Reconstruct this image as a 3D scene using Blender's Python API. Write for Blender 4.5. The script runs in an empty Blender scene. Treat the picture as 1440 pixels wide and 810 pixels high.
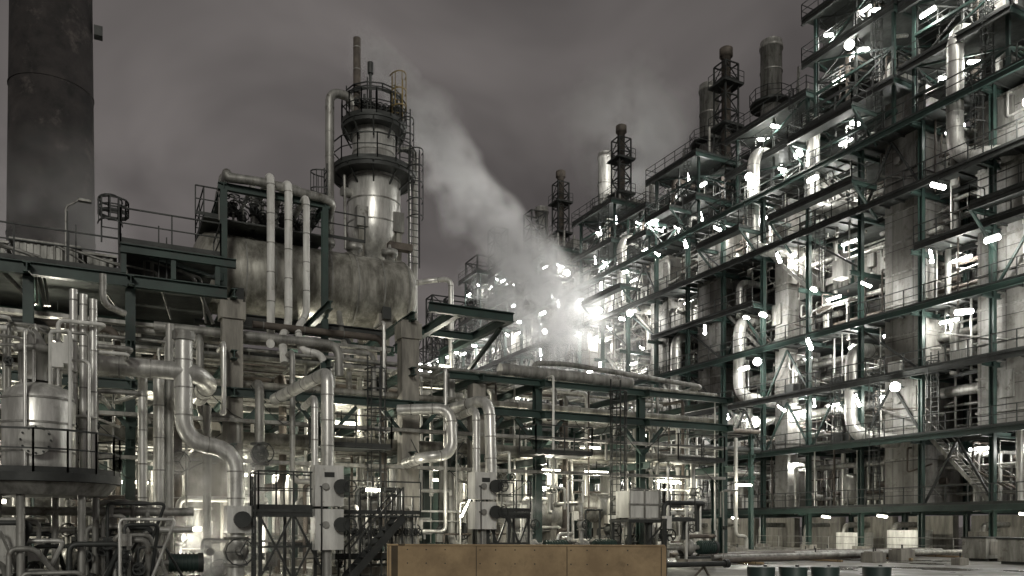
import bpy, math, random
from mathutils import Vector, Matrix
random.seed(7)
R=random.random
def U(a,b): return a+(b-a)*R()
scn=bpy.context.scene
# ---------------------------------------------------------------- materials
def newmat(name):
    m=bpy.data.materials.new(name); m.use_nodes=True
    nt=m.node_tree; return m,nt,nt.nodes['Principled BSDF']
def N(nt,t,**k):
    n=nt.nodes.new(t)
    for a,v in k.items(): setattr(n,a,v)
    return n
def grime(name,c1,c2,rough=(.4,.7),metal=0.0,scale=.8,streak=True,bump=.0,seam=None,rust=None,rpos=(.56,.72),rscale=2.3):
    m,nt,p=newmat(name); L=nt.links.new
    tc=N(nt,'ShaderNodeTexCoord')
    mp=N(nt,'ShaderNodeMapping'); L(tc.outputs['Object'],mp.inputs[0])
    mp.inputs['Scale'].default_value=(scale*3,scale*3,scale*.5) if streak else (scale,scale,scale)
    n1=N(nt,'ShaderNodeTexNoise'); n1.inputs['Scale'].default_value=1.0; n1.inputs['Detail'].default_value=5; n1.inputs['Roughness'].default_value=.65
    L(mp.outputs[0],n1.inputs['Vector'])
    cr=N(nt,'ShaderNodeValToRGB'); cr.color_ramp.elements[0].position=.36; cr.color_ramp.elements[1].position=.64
    cr.color_ramp.elements[0].color=(*c2,1); cr.color_ramp.elements[1].color=(*c1,1)
    L(n1.outputs['Fac'],cr.inputs[0])
    col=cr.outputs[0]
    if rust:
        n2=N(nt,'ShaderNodeTexNoise'); n2.inputs['Scale'].default_value=rscale; n2.inputs['Detail'].default_value=6; n2.inputs['Roughness'].default_value=.7
        L(tc.outputs['Object'],n2.inputs['Vector'])
        r2=N(nt,'ShaderNodeValToRGB'); r2.color_ramp.elements[0].position=rpos[0]; r2.color_ramp.elements[1].position=rpos[1]
        L(n2.outputs['Fac'],r2.inputs[0])
        mx=N(nt,'ShaderNodeMixRGB'); L(r2.outputs[0],mx.inputs[0]); L(col,mx.inputs[1]); mx.inputs[2].default_value=(*rust,1); col=mx.outputs[0]
    if seam:
        w,h=seam
        sx=N(nt,'ShaderNodeSeparateXYZ'); L(tc.outputs['Object'],sx.inputs[0])
        ad=N(nt,'ShaderNodeMath',operation='ADD'); L(sx.outputs[0],ad.inputs[0]); L(sx.outputs[1],ad.inputs[1])
        cb=N(nt,'ShaderNodeCombineXYZ'); L(ad.outputs[0],cb.inputs[0]); L(sx.outputs[2],cb.inputs[1])
        br=N(nt,'ShaderNodeTexBrick'); br.offset=0.0
        L(cb.outputs[0],br.inputs['Vector']); br.inputs['Scale'].default_value=1
        br.inputs['Brick Width'].default_value=w; br.inputs['Row Height'].default_value=h
        br.inputs['Mortar Size'].default_value=.02
        br.inputs['Color1'].default_value=(1,1,1,1); br.inputs['Color2'].default_value=(.62,.61,.58,1); br.inputs['Mortar'].default_value=(.15,.15,.14,1)
        mx=N(nt,'ShaderNodeMixRGB',blend_type='MULTIPLY'); mx.inputs[0].default_value=1
        L(col,mx.inputs[1]); L(br.outputs['Color'],mx.inputs[2]); col=mx.outputs[0]
    L(col,p.inputs['Base Color'])
    mr=N(nt,'ShaderNodeMapRange'); mr.inputs['To Min'].default_value=rough[1]; mr.inputs['To Max'].default_value=rough[0]
    L(n1.outputs['Fac'],mr.inputs[0]); L(mr.outputs[0],p.inputs['Roughness'])
    p.inputs['Metallic'].default_value=metal
    if bump:
        bp=N(nt,'ShaderNodeBump'); bp.inputs['Strength'].default_value=bump; bp.inputs['Distance'].default_value=.05
        L(n1.outputs['Fac'],bp.inputs['Height']); L(bp.outputs[0],p.inputs['Normal'])
    return m
M={}
M['alu']=grime('aluminium_cladding',(.72,.715,.68),(.38,.375,.35),(.26,.46),.5,1.2,True,.15,rust=(.19,.175,.15),rpos=(.6,.84),rscale=1.4)
M['alud']=grime('dull_cladding',(.37,.365,.34),(.16,.158,.145),(.4,.62),.4,1.0,True,.15,rust=(.09,.075,.06))
M['vessel']=grime('vessel_cladding',(.42,.41,.365),(.13,.125,.105),(.3,.55),.4,.8,True,.25,rust=(.075,.07,.058),rpos=(.53,.77),rscale=.9)
M['white']=grime('white_paint',(.70,.695,.66),(.42,.415,.39),(.4,.6),0,1.0,True,.05,rust=(.2,.175,.14),rpos=(.6,.78))
M['green']=grime('green_steel_paint',(.030,.058,.048),(.017,.032,.028),(.4,.65),.0,.7,False,.05,rust=(.036,.037,.034))
M['dark']=grime('dark_steel',(.045,.048,.045),(.020,.022,.021),(.45,.7),.2,.9,False)
M['rust']=grime('rusty_pipe',(.13,.11,.09),(.06,.05,.043),(.6,.85),.1,1.5,False)
M['conc']=grime('concrete_fireproofing',(.30,.285,.25),(.14,.133,.118),(.75,.9),0,.9,True,.35)
M['panel']=grime('furnace_panel',(.39,.385,.37),(.20,.195,.183),(.45,.65),.15,.35,True,.1,seam=(1.5,2.0),rust=(.13,.115,.095),rpos=(.5,.78))
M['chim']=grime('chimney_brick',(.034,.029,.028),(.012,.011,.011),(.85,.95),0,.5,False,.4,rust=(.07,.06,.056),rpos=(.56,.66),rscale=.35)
M['wood']=grime('plywood',(.48,.35,.20),(.31,.22,.125),(.6,.8),0,1.1,False,.1,seam=(2.4,3.0),rust=(.19,.14,.08),rpos=(.55,.85))
M['yellow']=grime('yellow_paint',(.28,.21,.08),(.14,.11,.05),(.5,.7),0,1,False)
M['grating']=grime('grating_deck',(.055,.06,.056),(.03,.033,.031),(.5,.7),.2,2,False)
m,nt,p=newmat('asphalt'); L=nt.links.new
tc=N(nt,'ShaderNodeTexCoord'); n1=N(nt,'ShaderNodeTexNoise'); n1.inputs['Scale'].default_value=.25; n1.inputs['Detail'].default_value=8
L(tc.outputs['Object'],n1.inputs['Vector']); cr=N(nt,'ShaderNodeValToRGB')
cr.color_ramp.elements[0].color=(.05,.048,.042,1); cr.color_ramp.elements[1].color=(.19,.18,.155,1)
cr.color_ramp.elements[0].position=.35; cr.color_ramp.elements[1].position=.7
L(n1.outputs['Fac'],cr.inputs[0]); L(cr.outputs[0],p.inputs['Base Color'])
mr=N(nt,'ShaderNodeMapRange'); mr.inputs['From Min'].default_value=.4; mr.inputs['From Max'].default_value=.6; mr.inputs['To Min'].default_value=.15; mr.inputs['To Max'].default_value=.75
L(n1.outputs['Fac'],mr.inputs[0]); L(mr.outputs[0],p.inputs['Roughness'])
n2=N(nt,'ShaderNodeTexNoise'); n2.inputs['Scale'].default_value=30; L(tc.outputs['Object'],n2.inputs['Vector'])
bp=N(nt,'ShaderNodeBump'); bp.inputs['Strength'].default_value=.25; bp.inputs['Distance'].default_value=.02; L(n2.outputs['Fac'],bp.inputs['Height']); L(bp.outputs[0],p.inputs['Normal'])
M['ground']=m
def emis(name,c,s):
    m,nt,p=newmat(name); p.inputs['Base Color'].default_value=(*c,1)
    p.inputs['Emission Color'].default_value=(*c,1); p.inputs['Emission Strength'].default_value=s; return m
M['tube']=emis('fluorescent_tube',(1,.99,.95),36)
M['tubew']=emis('sodium_tube',(1,.95,.78),20)

# ---------------------------------------------------------------- mesh builder
class B:
    def __init__(s): s.v=[];s.f=[];s.m=[];s.s=[];s.mats=[]
    def mi(s,k):
        if k not in s.mats: s.mats.append(k)
        return s.mats.index(k)
    def add(s,vs,fs,k,sm=False):
        o=len(s.v); s.v.extend(vs); i=s.mi(k)
        for f in fs: s.f.append(tuple(a+o for a in f)); s.m.append(i); s.s.append(sm)
    def box(s,x0,x1,y0,y1,z0,z1,k):
        s.add([(x0,y0,z0),(x1,y0,z0),(x1,y1,z0),(x0,y1,z0),(x0,y0,z1),(x1,y0,z1),(x1,y1,z1),(x0,y1,z1)],
          [(0,3,2,1),(4,5,6,7),(0,1,5,4),(1,2,6,5),(2,3,7,6),(3,0,4,7)],k)
    def beam(s,p,q,w,h,k):
        p=Vector(p);q=Vector(q);d=(q-p)
        if d.length<1e-5:return
        d.normalize(); up=Vector((0,0,1)) if abs(d.z)<.95 else Vector((0,1,0))
        a=d.cross(up).normalized()*w/2; b=a.cross(d).normalized()*h/2
        vs=[tuple(c) for c in (p-a-b,p+a-b,p+a+b,p-a+b,q-a-b,q+a-b,q+a+b,q-a+b)]
        s.add(vs,[(0,1,2,3),(7,6,5,4),(0,4,5,1),(1,5,6,2),(2,6,7,3),(3,7,4,0)],k)
    def ibeam(s,p,q,w,h,k,t=.03):
        p=Vector(p);q=Vector(q);d=(q-p).normalized()
        up=Vector((0,0,1)) if abs(d.z)<.95 else Vector((0,1,0))
        a=d.cross(up).normalized(); b=a.cross(d).normalized()
        s.beam(p,q,t,h-2*t-.004,k)
        o=b*(h/2-t/2); s.beam(p+o,q+o,w,t,k); s.beam(p-o,q-o,w,t,k)
    def ring(s,c,a,b,r,n): return [tuple(c+a*(r*math.cos(2*math.pi*i/n))+b*(r*math.sin(2*math.pi*i/n))) for i in range(n)]
    def lathe(s,p,q,prof,k,n=24):
        p=Vector(p);q=Vector(q);d=(q-p); d.normalize()
        up=Vector((0,0,1)) if abs(d.z)<.95 else Vector((0,1,0))
        a=d.cross(up).normalized(); b=a.cross(d).normalized()
        vs=[];
        for t,r in prof: vs+=s.ring(p+d*t,a,b,max(r,.001),n)
        fs=[]
        for j in range(len(prof)-1):
            for i in range(n):
                i2=(i+1)%n; fs.append((j*n+i,j*n+i2,(j+1)*n+i2,(j+1)*n+i))
        s.add(vs,fs,k,True)
        m=len(prof)-1
        s.add(vs[:n],[tuple(range(n))[::-1]],k); s.add(vs[m*n:],[tuple(range(n))],k)
    def cyl(s,p,q,r,k,n=12,r2=None):
        l=(Vector(q)-Vector(p)).length
        s.lathe(p,q,[(0,r),(l,r if r2 is None else r2)],k,n)
    def pipe(s,pts,r,k,n=12,bend=None,bands=0,fl=False):
        pts=[Vector(p) for p in pts]; bend=bend or r*2.6
        P=[pts[0]]
        for i in range(1,len(pts)-1):
            a=pts[i-1]-pts[i]; b=pts[i+1]-pts[i]; la=min(bend,a.length*.48); lb=min(bend,b.length*.48); l=min(la,lb)
            A=pts[i]+a.normalized()*l; C=pts[i]+b.normalized()*l
            for t in range(6):
                t/=5; P.append(A*(1-t)**2+pts[i]*2*t*(1-t)*.86+C*t*t+((A+C)/2)*2*t*(1-t)*.14)
        P.append(pts[-1])
        T=[]
        for i in range(len(P)):
            d=(P[min(i+1,len(P)-1)]-P[max(i-1,0)]); T.append(d.normalized() if d.length>1e-6 else Vector((0,0,1)))
        u=Vector((0,0,1)) if abs(T[0].z)<.9 else Vector((0,1,0))
        a=T[0].cross(u).normalized(); vs=[]
        for i,c in enumerate(P):
            a=(a-T[i]*a.dot(T[i])).normalized(); b=T[i].cross(a)
            vs+=s.ring(c,a,b,r,n)
        fs=[]
        for j in range(len(P)-1):
            for i in range(n):
                i2=(i+1)%n; fs.append((j*n+i,j*n+i2,(j+1)*n+i2,(j+1)*n+i))
        s.add(vs,fs,k,True); m=len(P)-1
        s.add(vs[:n],[tuple(range(n))[::-1]],k); s.add(vs[m*n:],[tuple(range(n))],k)
        if bands:
            for i in range(len(pts)-1):
                d=pts[i+1]-pts[i]; l=d.length; d.normalize(); t=bend
                while t<l-bend+.01:
                    s.cyl(pts[i]+d*t,pts[i]+d*(t+.04),r*1.06,'alud',n); t+=bands
        if fl:
            for e,f in ((pts[0],pts[1]),(pts[-1],pts[-2])):
                d=(f-e).normalized(); s.cyl(e-d*.02,e+d*.06,r*1.6,k,n); s.cyl(e+d*.075,e+d*.14,r*1.6,k,n)
    def rail(s,p,q,k='dark',h=1.1,sp=1.3,t=.045):
        p=Vector(p);q=Vector(q);l=(q-p).length; z=Vector((0,0,1))
        s.beam(p+z*h,q+z*h,t,t,k); s.beam(p+z*h*.55,q+z*h*.55,t*.8,t*.8,k); s.beam(p+z*.07,q+z*.07,.02,.13,k)
        n=max(1,int(l/sp))
        for i in range(n+1):
            c=p.lerp(q,i/n); s.beam(c,c+z*h,t,t,k)
    def ringrail(s,c,r,k='dark',h=1.1,n=14,a0=0,a1=360):
        pts=[(c[0]+r*math.cos(math.radians(a0+(a1-a0)*i/n)),c[1]+r*math.sin(math.radians(a0+(a1-a0)*i/n)),c[2]) for i in range(n+1)]
        for i in range(n): s.rail(pts[i],pts[i+1],k,h,99)
    def ladder(s,x,y,z0,z1,k='dark',ax='x',cage=True):
        w=.25; dx,dy=(w,0) if ax=='x' else (0,w)
        for g in (-1,1): s.beam((x+g*dx,y+g*dy,z0),(x+g*dx,y+g*dy,z1),.05,.05,k)
        z=z0+.2
        while z<z1-.1: s.beam((x-dx,y-dy,z),(x+dx,y+dy,z),.03,.03,k); z+=.3
        if cage:
            z=z0+2.2 if z1-z0>3.2 else z0+.6; n=8
            hoops=[]
            while z<z1+.01:
                pts=[]
                for i in range(n+1):
                    a=math.pi*i/n; u=.36*math.cos(a); v=-.65*math.sin(a)
                    pts.append((x+u,y+v,z) if ax=='x' else (x+v,y+u,z))
                for i in range(n): s.beam(pts[i],pts[i+1],.03,.05,k)
                hoops.append(pts); z+=.75
            if len(hoops)>1:
                for i in (1,2,4,6,7): s.beam(hoops[0][i],hoops[-1][i],.03,.03,k)
    def stairs(s,p,q,w,k='dark',axis='y'):
        p=Vector(p);q=Vector(q); o=Vector((w/2,0,0)) if axis=='y' else Vector((0,w/2,0))
        for g in (-1,1):
            s.beam(p+o*g,q+o*g,.05,.25,k); s.beam(p+o*g+Vector((0,0,1)),q+o*g+Vector((0,0,1)),.05,.05,k)
            for t in (0,.33,.66,1): c=p.lerp(q,t)+o*g; s.beam(c,c+Vector((0,0,1)),.04,.04,k)
        n=int(abs(q.z-p.z)/.22)
        for i in range(1,n):
            c=p.lerp(q,i/n); s.beam(c-o,c+o,.25,.04,k)
    def valve(s,c,r,k='alud',up=(0,0,1),wheel=True):
        c=Vector(c)
        s.lathe(c-Vector((0,0,r*2.2)),c+Vector((0,0,r*2.2)),[(0,r*1.8),(r*.4,r*1.8),(r*.41,r),(r*1.2,r*1.5),(r*2.2,r*1.9),(r*3.2,r*1.5),(r*3.99,r),(r*4,r*1.8),(r*4.4,r*1.8)],k,12)
        d=Vector((0,-1,0))
        s.cyl(c,c+d*r*4,r*.45,k,8)
        if wheel: s.wheel(c+d*r*4,d,r*2.0)
    def wheel(s,c,d,R_,k='dark'):
        c=Vector(c); d=Vector(d).normalized(); up=Vector((0,0,1)) if abs(d.z)<.9 else Vector((1,0,0))
        a=d.cross(up).normalized(); b=d.cross(a)
        P=[c+a*R_*math.cos(i*math.pi/6)+b*R_*math.sin(i*math.pi/6) for i in range(12)]
        for i in range(12): s.beam(P[i],P[(i+1)%12],.035,.035,k)
        for i in (0,4,8): s.beam(c,P[i],.025,.025,k)
    def lattice(s,x0,x1,y0,y1,z0,z1,k,t=.12,step=2.2):
        C=[(x0,y0),(x1,y0),(x1,y1),(x0,y1)]
        for x,y in C: s.beam((x,y,z0),(x,y,z1),t,t,k)
        n=max(1,round((z1-z0)/step))
        for i in range(n):
            za=z0+(z1-z0)*i/n; zb=z0+(z1-z0)*(i+1)/n
            for j in range(4):
                p,q=C[j],C[(j+1)%4]
                s.beam((*p,zb),(*q,zb),t*.8,t*.8,k)
                if (i+j)%2: s.beam((*p,za),(*q,zb),t*.55,t*.55,k)
                else: s.beam((*q,za),(*p,zb),t*.55,t*.55,k)
    def build(s,name,parent=None):
        me=bpy.data.meshes.new(name); me.from_pydata(s.v,[],s.f)
        for k in s.mats: me.materials.append(M[k])
        me.polygons.foreach_set('material_index',s.m); me.polygons.foreach_set('use_smooth',s.s)
        me.update(); ob=bpy.data.objects.new(name,me); scn.collection.objects.link(ob)
        if parent: ob.parent=parent
        return ob
def empty(name):
    e=bpy.data.objects.new(name,None); scn.collection.objects.link(e); return e
def light(p,w,parent,c=(1,.97,.9),rad=.12):
    l=bpy.data.lights.new('lamp_light','POINT'); l.energy=w; l.color=c; l.shadow_soft_size=rad
    o=bpy.data.objects.new('lamp_light',l); o.location=p; scn.collection.objects.link(o); o.parent=parent
def spot(p,tgt,w,ang,parent,c=(1,.98,.93)):
    l=bpy.data.lights.new('plume_fill_spot','SPOT'); l.energy=w; l.color=c; l.shadow_soft_size=.3; l.spot_size=math.radians(ang); l.spot_blend=.8
    o=bpy.data.objects.new('plume_fill_spot',l); o.location=p; o.rotation_mode='QUATERNION'; o.rotation_quaternion=(Vector(tgt)-Vector(p)).to_track_quat('-Z','Y'); scn.collection.objects.link(o); o.parent=parent
def fixture(b,p,d,ln=1.1,k='tube',parent=None,w=0,c=(1,.98,.92),t=.11):
    p=Vector(p); d=Vector(d).normalized()
    b.cyl(p-d*ln/2,p+d*ln/2,t*.58,k,8)
    b.beam(p-d*(ln/2+.05)+Vector((0,0,.03+t*.6)),p+d*(ln/2+.05)+Vector((0,0,.03+t*.6)),t*1.5,.04,'dark')
    b.beam(p+Vector((0,0,.05+t*.6)),p+Vector((0,0,.5)),.04,.04,'dark')
    if w: light(p+Vector((-.1,-.1,-.3)),w,parent,c)

# ---------------------------------------------------------------- ground
b=B(); b.add([(-800,-300,0),(1200,-300,0),(1200,1500,0),(-800,1500,0)],[(0,1,2,3)],'ground'); b.build('ground')

# ---------------------------------------------------------------- furnace structure (right)
F=empty('cracking_furnace_structure')
fr=B(); dk=B(); rl=B(); pn=B(); pp=B(); lm=B()
LV=[3.0,7.4,11.5,15.5,19.3,23.1,27.4]
Ys=[15+4.55*i for i in range(21)]
YE=Ys[-1]
shaft=[(27.2,30.0),(33.4,36.4),(45.0,46.3),(52.4,55.4),(59.6,62.3),(73.5,76.4),(81,84),(92,95)]
def in_shaft(y): return any(a-.2<y<c+.2 for a,c in shaft)
for y in Ys:
    fr.ibeam((46,y,0),(46,y,27.4),.3,.3,'green',.04)
    fr.ibeam((50.5,y,0),(50.5,y,27.4),.3,.3,'green',.04)
    fr.box(45.6,46.4,y-.4,y+.4,0,.35,'conc')
    for z in LV: fr.ibeam((45,y,z-.35),(58,y,z-.35),.2,.3,'green')
for z in LV:
    segs=[(15,33),(47,60),(74,92)] if z==19.3 else [(14,YE+1)]
    for a,c in segs:
        fr.ibeam((45.0,a,z-.2),(45.0,c,z-.2),.18,.36,'green' if z in (3.0,7.4,15.5,27.4) else 'dark',.03)
        fr.ibeam((47.8,a,z-.22),(47.8,c,z-.22),.2,.32,'dark',.03)
        dk.box(45.03,47.6,a,c,z-.03,z+.03,'grating')
        y=a
        while y<c: dk.box(45.05,47.6,y,y+.08,z-.16,z-.035,'dark'); y+=1.1
        rl.rail((45.0,a,z),(45.0,c,z),'dark',1.15,1.4,.055)
for i,y in enumerate(Ys[:-1]):
    for j in range(len(LV)-1):
        if R()<.35:
            z0,z1=LV[j],LV[j+1]; y2=Ys[i+1]; kk=random.choice(['green','dark'])
            if R()<.5: fr.beam((46.2,y,z0),(46.2,(y+y2)/2,z1-.4),.13,.13,kk); fr.beam((46.2,y2,z0),(46.2,(y+y2)/2,z1-.4),.13,.13,kk)
            else: fr.beam((46.2,y,z0),(46.2,y2,z1-.4),.13,.13,kk)
        if R()<.45: dk.box(48.0,57,y+.1,Ys[i+1]-.1,LV[j+1]-.12,LV[j+1]-.06,'grating')
for a,c in shaft:
    z0=7.4 if R()<.6 else 3.0
    pn.box(46.7,50.2,a,c,z0,27.0+(3 if R()<.5 else 0),'panel')
    z=z0+1.0
    while z<27:
        pn.box(46.62,50.3,a-.08,c+.08,z,z+.12,'alud'); z+=2.05
    for z in (9.2,17.4,25.0):
        if R()<.7: pn.box(46.55,46.69,a+.6,a+1.5,z,z+1.6,'alud'); pn.cyl((46.4,a+1.9,z+.8),(46.7,a+1.9,z+.8),.25,'alud',12)
for i in range(len(Ys)-1):
    y0,y1=Ys[i],Ys[i+1]; ym=(y0+y1)/2
    for j in range(len(LV)-1):
        z0=LV[j]; z1=LV[j+1]
        xb=50.9+U(0,1.2)
        if R()<.8:
            pn.box(xb,57,y0+.15,y1-.15,z0+.1,z1-.45,'panel')
            n=int(U(2,5))
            for q in range(n+1):
                yy=y0+.3+(y1-y0-.7)*q/n; pn.box(xb-.12,xb-.003,yy,yy+.1,z0+.1,z1-.5,'alud')
            for q in range(3):
                if R()<.6:
                    yy=U(y0+.5,y1-1.4); zz=U(z0+.5,z1-2); pn.box(xb-.35,xb-.13,yy,yy+U(.5,1.2),zz,zz+U(.5,1.3),random.choice(['alud','white','dark']))
        else: pn.box(56.5,57,y0+.15,y1-.15,z0+.1,z1-.45,'panel')
        if R()<.5 or j==0:
            n=int(U(6,10)) if j==0 else int(U(3,8)); yy=y0+.5; r=U(.04,.11); st=(y1-y0-1)/n
            for q in range(n):
                pp.pipe([(49.6,yy,z0+.05),(49.6,yy,z0+(z1-z0)*.75),(50.9,yy,z0+(z1-z0)*.75)],r,'alu' if R()<.7 else 'rust',8); yy+=st
            pp.cyl((49.3,y0+.2,z0+.8),(49.3,y1-.2,z0+.8),r*2,'alud',10)
        for q in range(int(U(3,7))):
            r=U(.03,.08); yy=U(y0+.2,y1-.2); x=U(46.2,49)
            if R()<.5: pp.cyl((x,yy,z0-.3),(x,yy,z1),r,random.choice(['alud','rust','alu']),8)
            else: pp.pipe([(x,y0-.5,z0+U(.4,3)),(x,yy,z0+2.2),(x,yy,z1-.6),(x+1.5,yy,z1-.6)],r,random.choice(['alud','rust','alu']),8)
        for q in range(int(U(1,3.5))):
            r=U(.07,.24); zz=U(z0+1.0,z1-.8); x=U(47.9,49.3)
            pp.cyl((x,y0-.3,zz),(x,y1+.3,zz),r,random.choice(['alu','alud','rust','alud']),12)
        for q in range(int(U(1,4))):
            r=U(.06,.28); yy=U(y0+.4,y1-.4); x=U(46.6,49); k=random.choice(['alu','alu','alud','alud'])
            if R()<.5: pp.pipe([(x,yy,z0-.4),(x,yy,z1-1.2),(x+2.5,yy,z1-1.2)],r,k,12,bands=1.2 if r>.15 else 0)
            elif R()<.6: pp.pipe([(x,yy-1.5,z0+U(.6,1.4)),(x,yy,z0+1.1),(x,yy,z1-.9),(x,yy+1.6,z1-.9)],r,k,12)
            else: pp.cyl((x,yy,z0-.3),(x,yy,z1),r,k,12)
        if R()<.3:
            yy=U(y0+.8,y1-.8); r=U(.35,.6)
            pp.lathe((48.8,yy,z0+.3),(48.8,yy,z0+3),[(0,.05),(.1,r*.7),(.3,r),(2.0,r),(2.2,r*.7),(2.3,.05)],'alu',16)
        if R()<.25: pp.box(46.3,47.2,ym-.5,ym+.4,z0+.05,z0+U(.8,1.7),random.choice(['white','alud','dark']))
        if R()<.16: rl.stairs((46.8,y0+.3,z0),(46.8,y1-.2,z1),.8,'alud')
        if R()<.18: rl.ladder(45.6,U(y0+.5,y1-.5),z0,z1+1.0,'dark','y')
        if R()<.66 and not(in_shaft(ym) and R()<.5):
            fixture(lm,(U(46.9,48.2),U(y0+.8,y1-.8),z1-.95),(0,1,0),1.2,'tube',F,U(220,620) if j else U(150,300),(1,.98,.92),.16)
        if R()<.5:
            a=random.choice([(0,1,0),(0,1,.15),(.2,.5,.8),(.2,.8,.5),(.3,.4,1),(1,.5,.1)])
            fixture(lm,(44.8,U(y0+.4,y1-.4),z1-U(.75,1.6)),a,U(.6,1.15),'tube',F,U(100,260),(1,.98,.92),U(.17,.27))
for i in range(len(Ys)-1):
    y0=Ys[i]
    pp.box(50,50.6,y0+.6,y0+3.9,0,2.4,'conc')
    if R()<.6: pp.box(47,48.5,y0+1,y0+1+U(1,2.4),0,U(.7,1.5),random.choice(['alud','conc','white']))
    yy=y0+U(1,3.5); pp.pipe([(47.5,yy,0),(47.5,yy,1.8),(50,yy,1.8)],U(.1,.2),'alud')
    if R()<.7: fixture(lm,(44.9,y0+2,2.35),(.3,1,.1),.9,'tubew',F,200,(1,.96,.82),.13)
for (a,c,z) in [(23,28.5,20.0),(36.5,42,29.5),(36.5,44,24.6),(47,52,25.0),(55.5,59,29.6),(63,70,24.8)]:
    dk.box(43.6,45.0-.12,a,c,z-.06,z,'grating'); fr.ibeam((43.6,a,z-.25),(43.6,c,z-.25),.15,.3,'dark'); fr.ibeam((43.6,a,z-.25),(46,a,z-.25),.15,.3,'green'); fr.ibeam((43.6,c,z-.25),(46,c,z-.25),.15,.3,'green')
    rl.rail((43.6,a,z),(43.6,c,z)); rl.rail((43.6,a,z),(45,a,z)); rl.rail((43.6,c,z),(45,c,z))
    fr.beam((43.7,a,z-.3),(46,a,z-2.3),.14,.14,'green'); fr.beam((43.7,c,z-.3),(46,c,z-2.3),.14,.14,'green')
def block(y0,y1,tops,x0=46.4,x1=55):
    z0=27.4
    for zt in tops:
        fr.lattice(x0,x1,y0,y1,z0,zt,'green',.2,2.2)
        ym=(y0+y1)/2; fr.lattice(x0+.1,x0+3.2,ym-.2,y1-.1,z0,zt,'dark',.14,1.6)
        for yy in (y0+.3,ym,y1-.3): fr.beam((x0+4.5,yy,z0),(x0+4.5,yy,zt),.18,.18,'dark')
        dk.box(x0-.8,x1+.4,y0-.6,y1+.6,zt-.1,zt,'grating')
        zm=(z0+zt)/2; dk.box(x0+.3,x0+3,ym,y1,zm-.06,zm,'grating'); rl.rail((x0+.2,ym,zm),(x0+.2,y1,zm))
        fr.ibeam((x0-.8,y0-.6,zt-.3),(x0-.8,y1+.6,zt-.3),.2,.38,'dark'); fr.ibeam((x0-.8,y0-.6,zt-.3),(x1,y0-.6,zt-.3),.2,.38,'green')
        rl.rail((x0-.8,y0-.6,zt),(x0-.8,y1+.6,zt)); rl.rail((x0-.8,y0-.6,zt),(x1,y0-.6,zt)); rl.rail((x0-.8,y1+.6,zt),(x1,y1+.6,zt)); rl.rail((x1,y0-.6,zt),(x1,y1+.6,zt))
        for q in range(11):
            r=U(.05,.26) if q<5 else U(.03,.09); yy=U(y0+.4,y1-.4); x=U(x0,x0+5)
            pp.pipe([(x,yy,z0),(x,yy,zt-U(.6,2)),(x+U(1,3),yy,zt-U(.6,1))],r,random.choice(['alu','alud','alud','rust']),10,bands=1.2 if r>.15 else 0)
        if R()<.75: pn.box(x0+U(2.5,4.5),x1-1,y0+U(.4,1.5),y1-U(.4,1.5),z0+.1,zt-U(.8,2),'panel')
        for q in range(3):
            fixture(lm,(U(x0-.5,x0+2),U(y0+.5,y1-.5),zt-U(.7,2.2)),random.choice([(0,1,0),(.2,.5,1),(.3,1,.6)]),1.0,'tube',F,U(120,300),(1,.98,.92),U(.16,.24))
        rl.ladder(x0-.3,y0+.9,z0,zt+1,'dark','y')
        z0=zt
    for q in range(10):
        r=U(.04,.13); yy=U(y0+.4,y1-.4); x=U(x0,x1); h=U(.8,3.2)
        pp.cyl((x,yy,z0),(x,yy,z0+h),r,'alud',8)
    pn.box(x0+3,x0+5,y0+1,y0+2.6,z0,z0+U(1,2),'alud')
block(16,26,[31.5,35.5,39.5,43.5])
block(28,34,[31.3,35.3,39.5,43])
block(35.5,42,[31.0,35.8,39])
block(43.5,51,[31.2,34.2],47.2)
block(55,61,[30.6,34.4])
block(63,66.5,[30.2,32.8],47)
block(68,74.5,[31,35])
block(80,84,[30.5,34])
block(90,96,[31,35.2])
block(99,104,[30.5,36.5],45.5)
fr.lattice(46,50,101,105,27.4,39.5,'dark',.18,2)
fr.lattice(47,49,87,89,27.4,41,'dark',.16,1.8); fr.lattice(46.5,48.5,96.5,98.5,27.4,42,'dark',.16,1.8)
for k,(y,zt) in enumerate([(106.2,33),(109.5,36),(113,31),(117,38),(121,33)]):
    fr.lattice(45.5,49,y,y+2.6,0,zt,'dark',.2,2.6)
    for z in LV:
        if z<zt: dk.box(44.8,49.4,y-.3,y+3,z-.1,z,'grating'); rl.rail((44.8,y-.3,z),(44.8,y+3,z))
    for q in range(6):
        xx=U(46,49); yy=y+U(.2,2.4); pp.cyl((xx,yy,0),(xx,yy,zt-2),U(.08,.25),'alud',8)
    for zz in (14,20+k*2,27): fixture(lm,(45.5,y+1,zz),(0,1,.2),1.2,'tube',F,220,(1,.98,.92),.22)
for (x,y,zt,r) in [(54,54,45.8,.95),(54,62.4,46,.95),(54,81,46.9,.95),(54,40,52,.95),(54,97,46,.9)]:
    pp.lathe((x,y,27.4),(x,y,zt),[(0,r),(zt-27.4-.7,r),(zt-27.4-.69,r*1.1),(zt-27.4-.4,r*1.1),(zt-27.4-.39,r*1.02),(zt-27.4,r*1.02)],'alud',24)
    for z in (36,40,43): pp.cyl((x,y,z),(x,y,z+.1),r*1.07,'alud',24)
    dk.cyl((x,y,39.9),(x,y,40.0),1.9,'grating',20); rl.ringrail((x,y,40.0),1.9,n=10)
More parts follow.
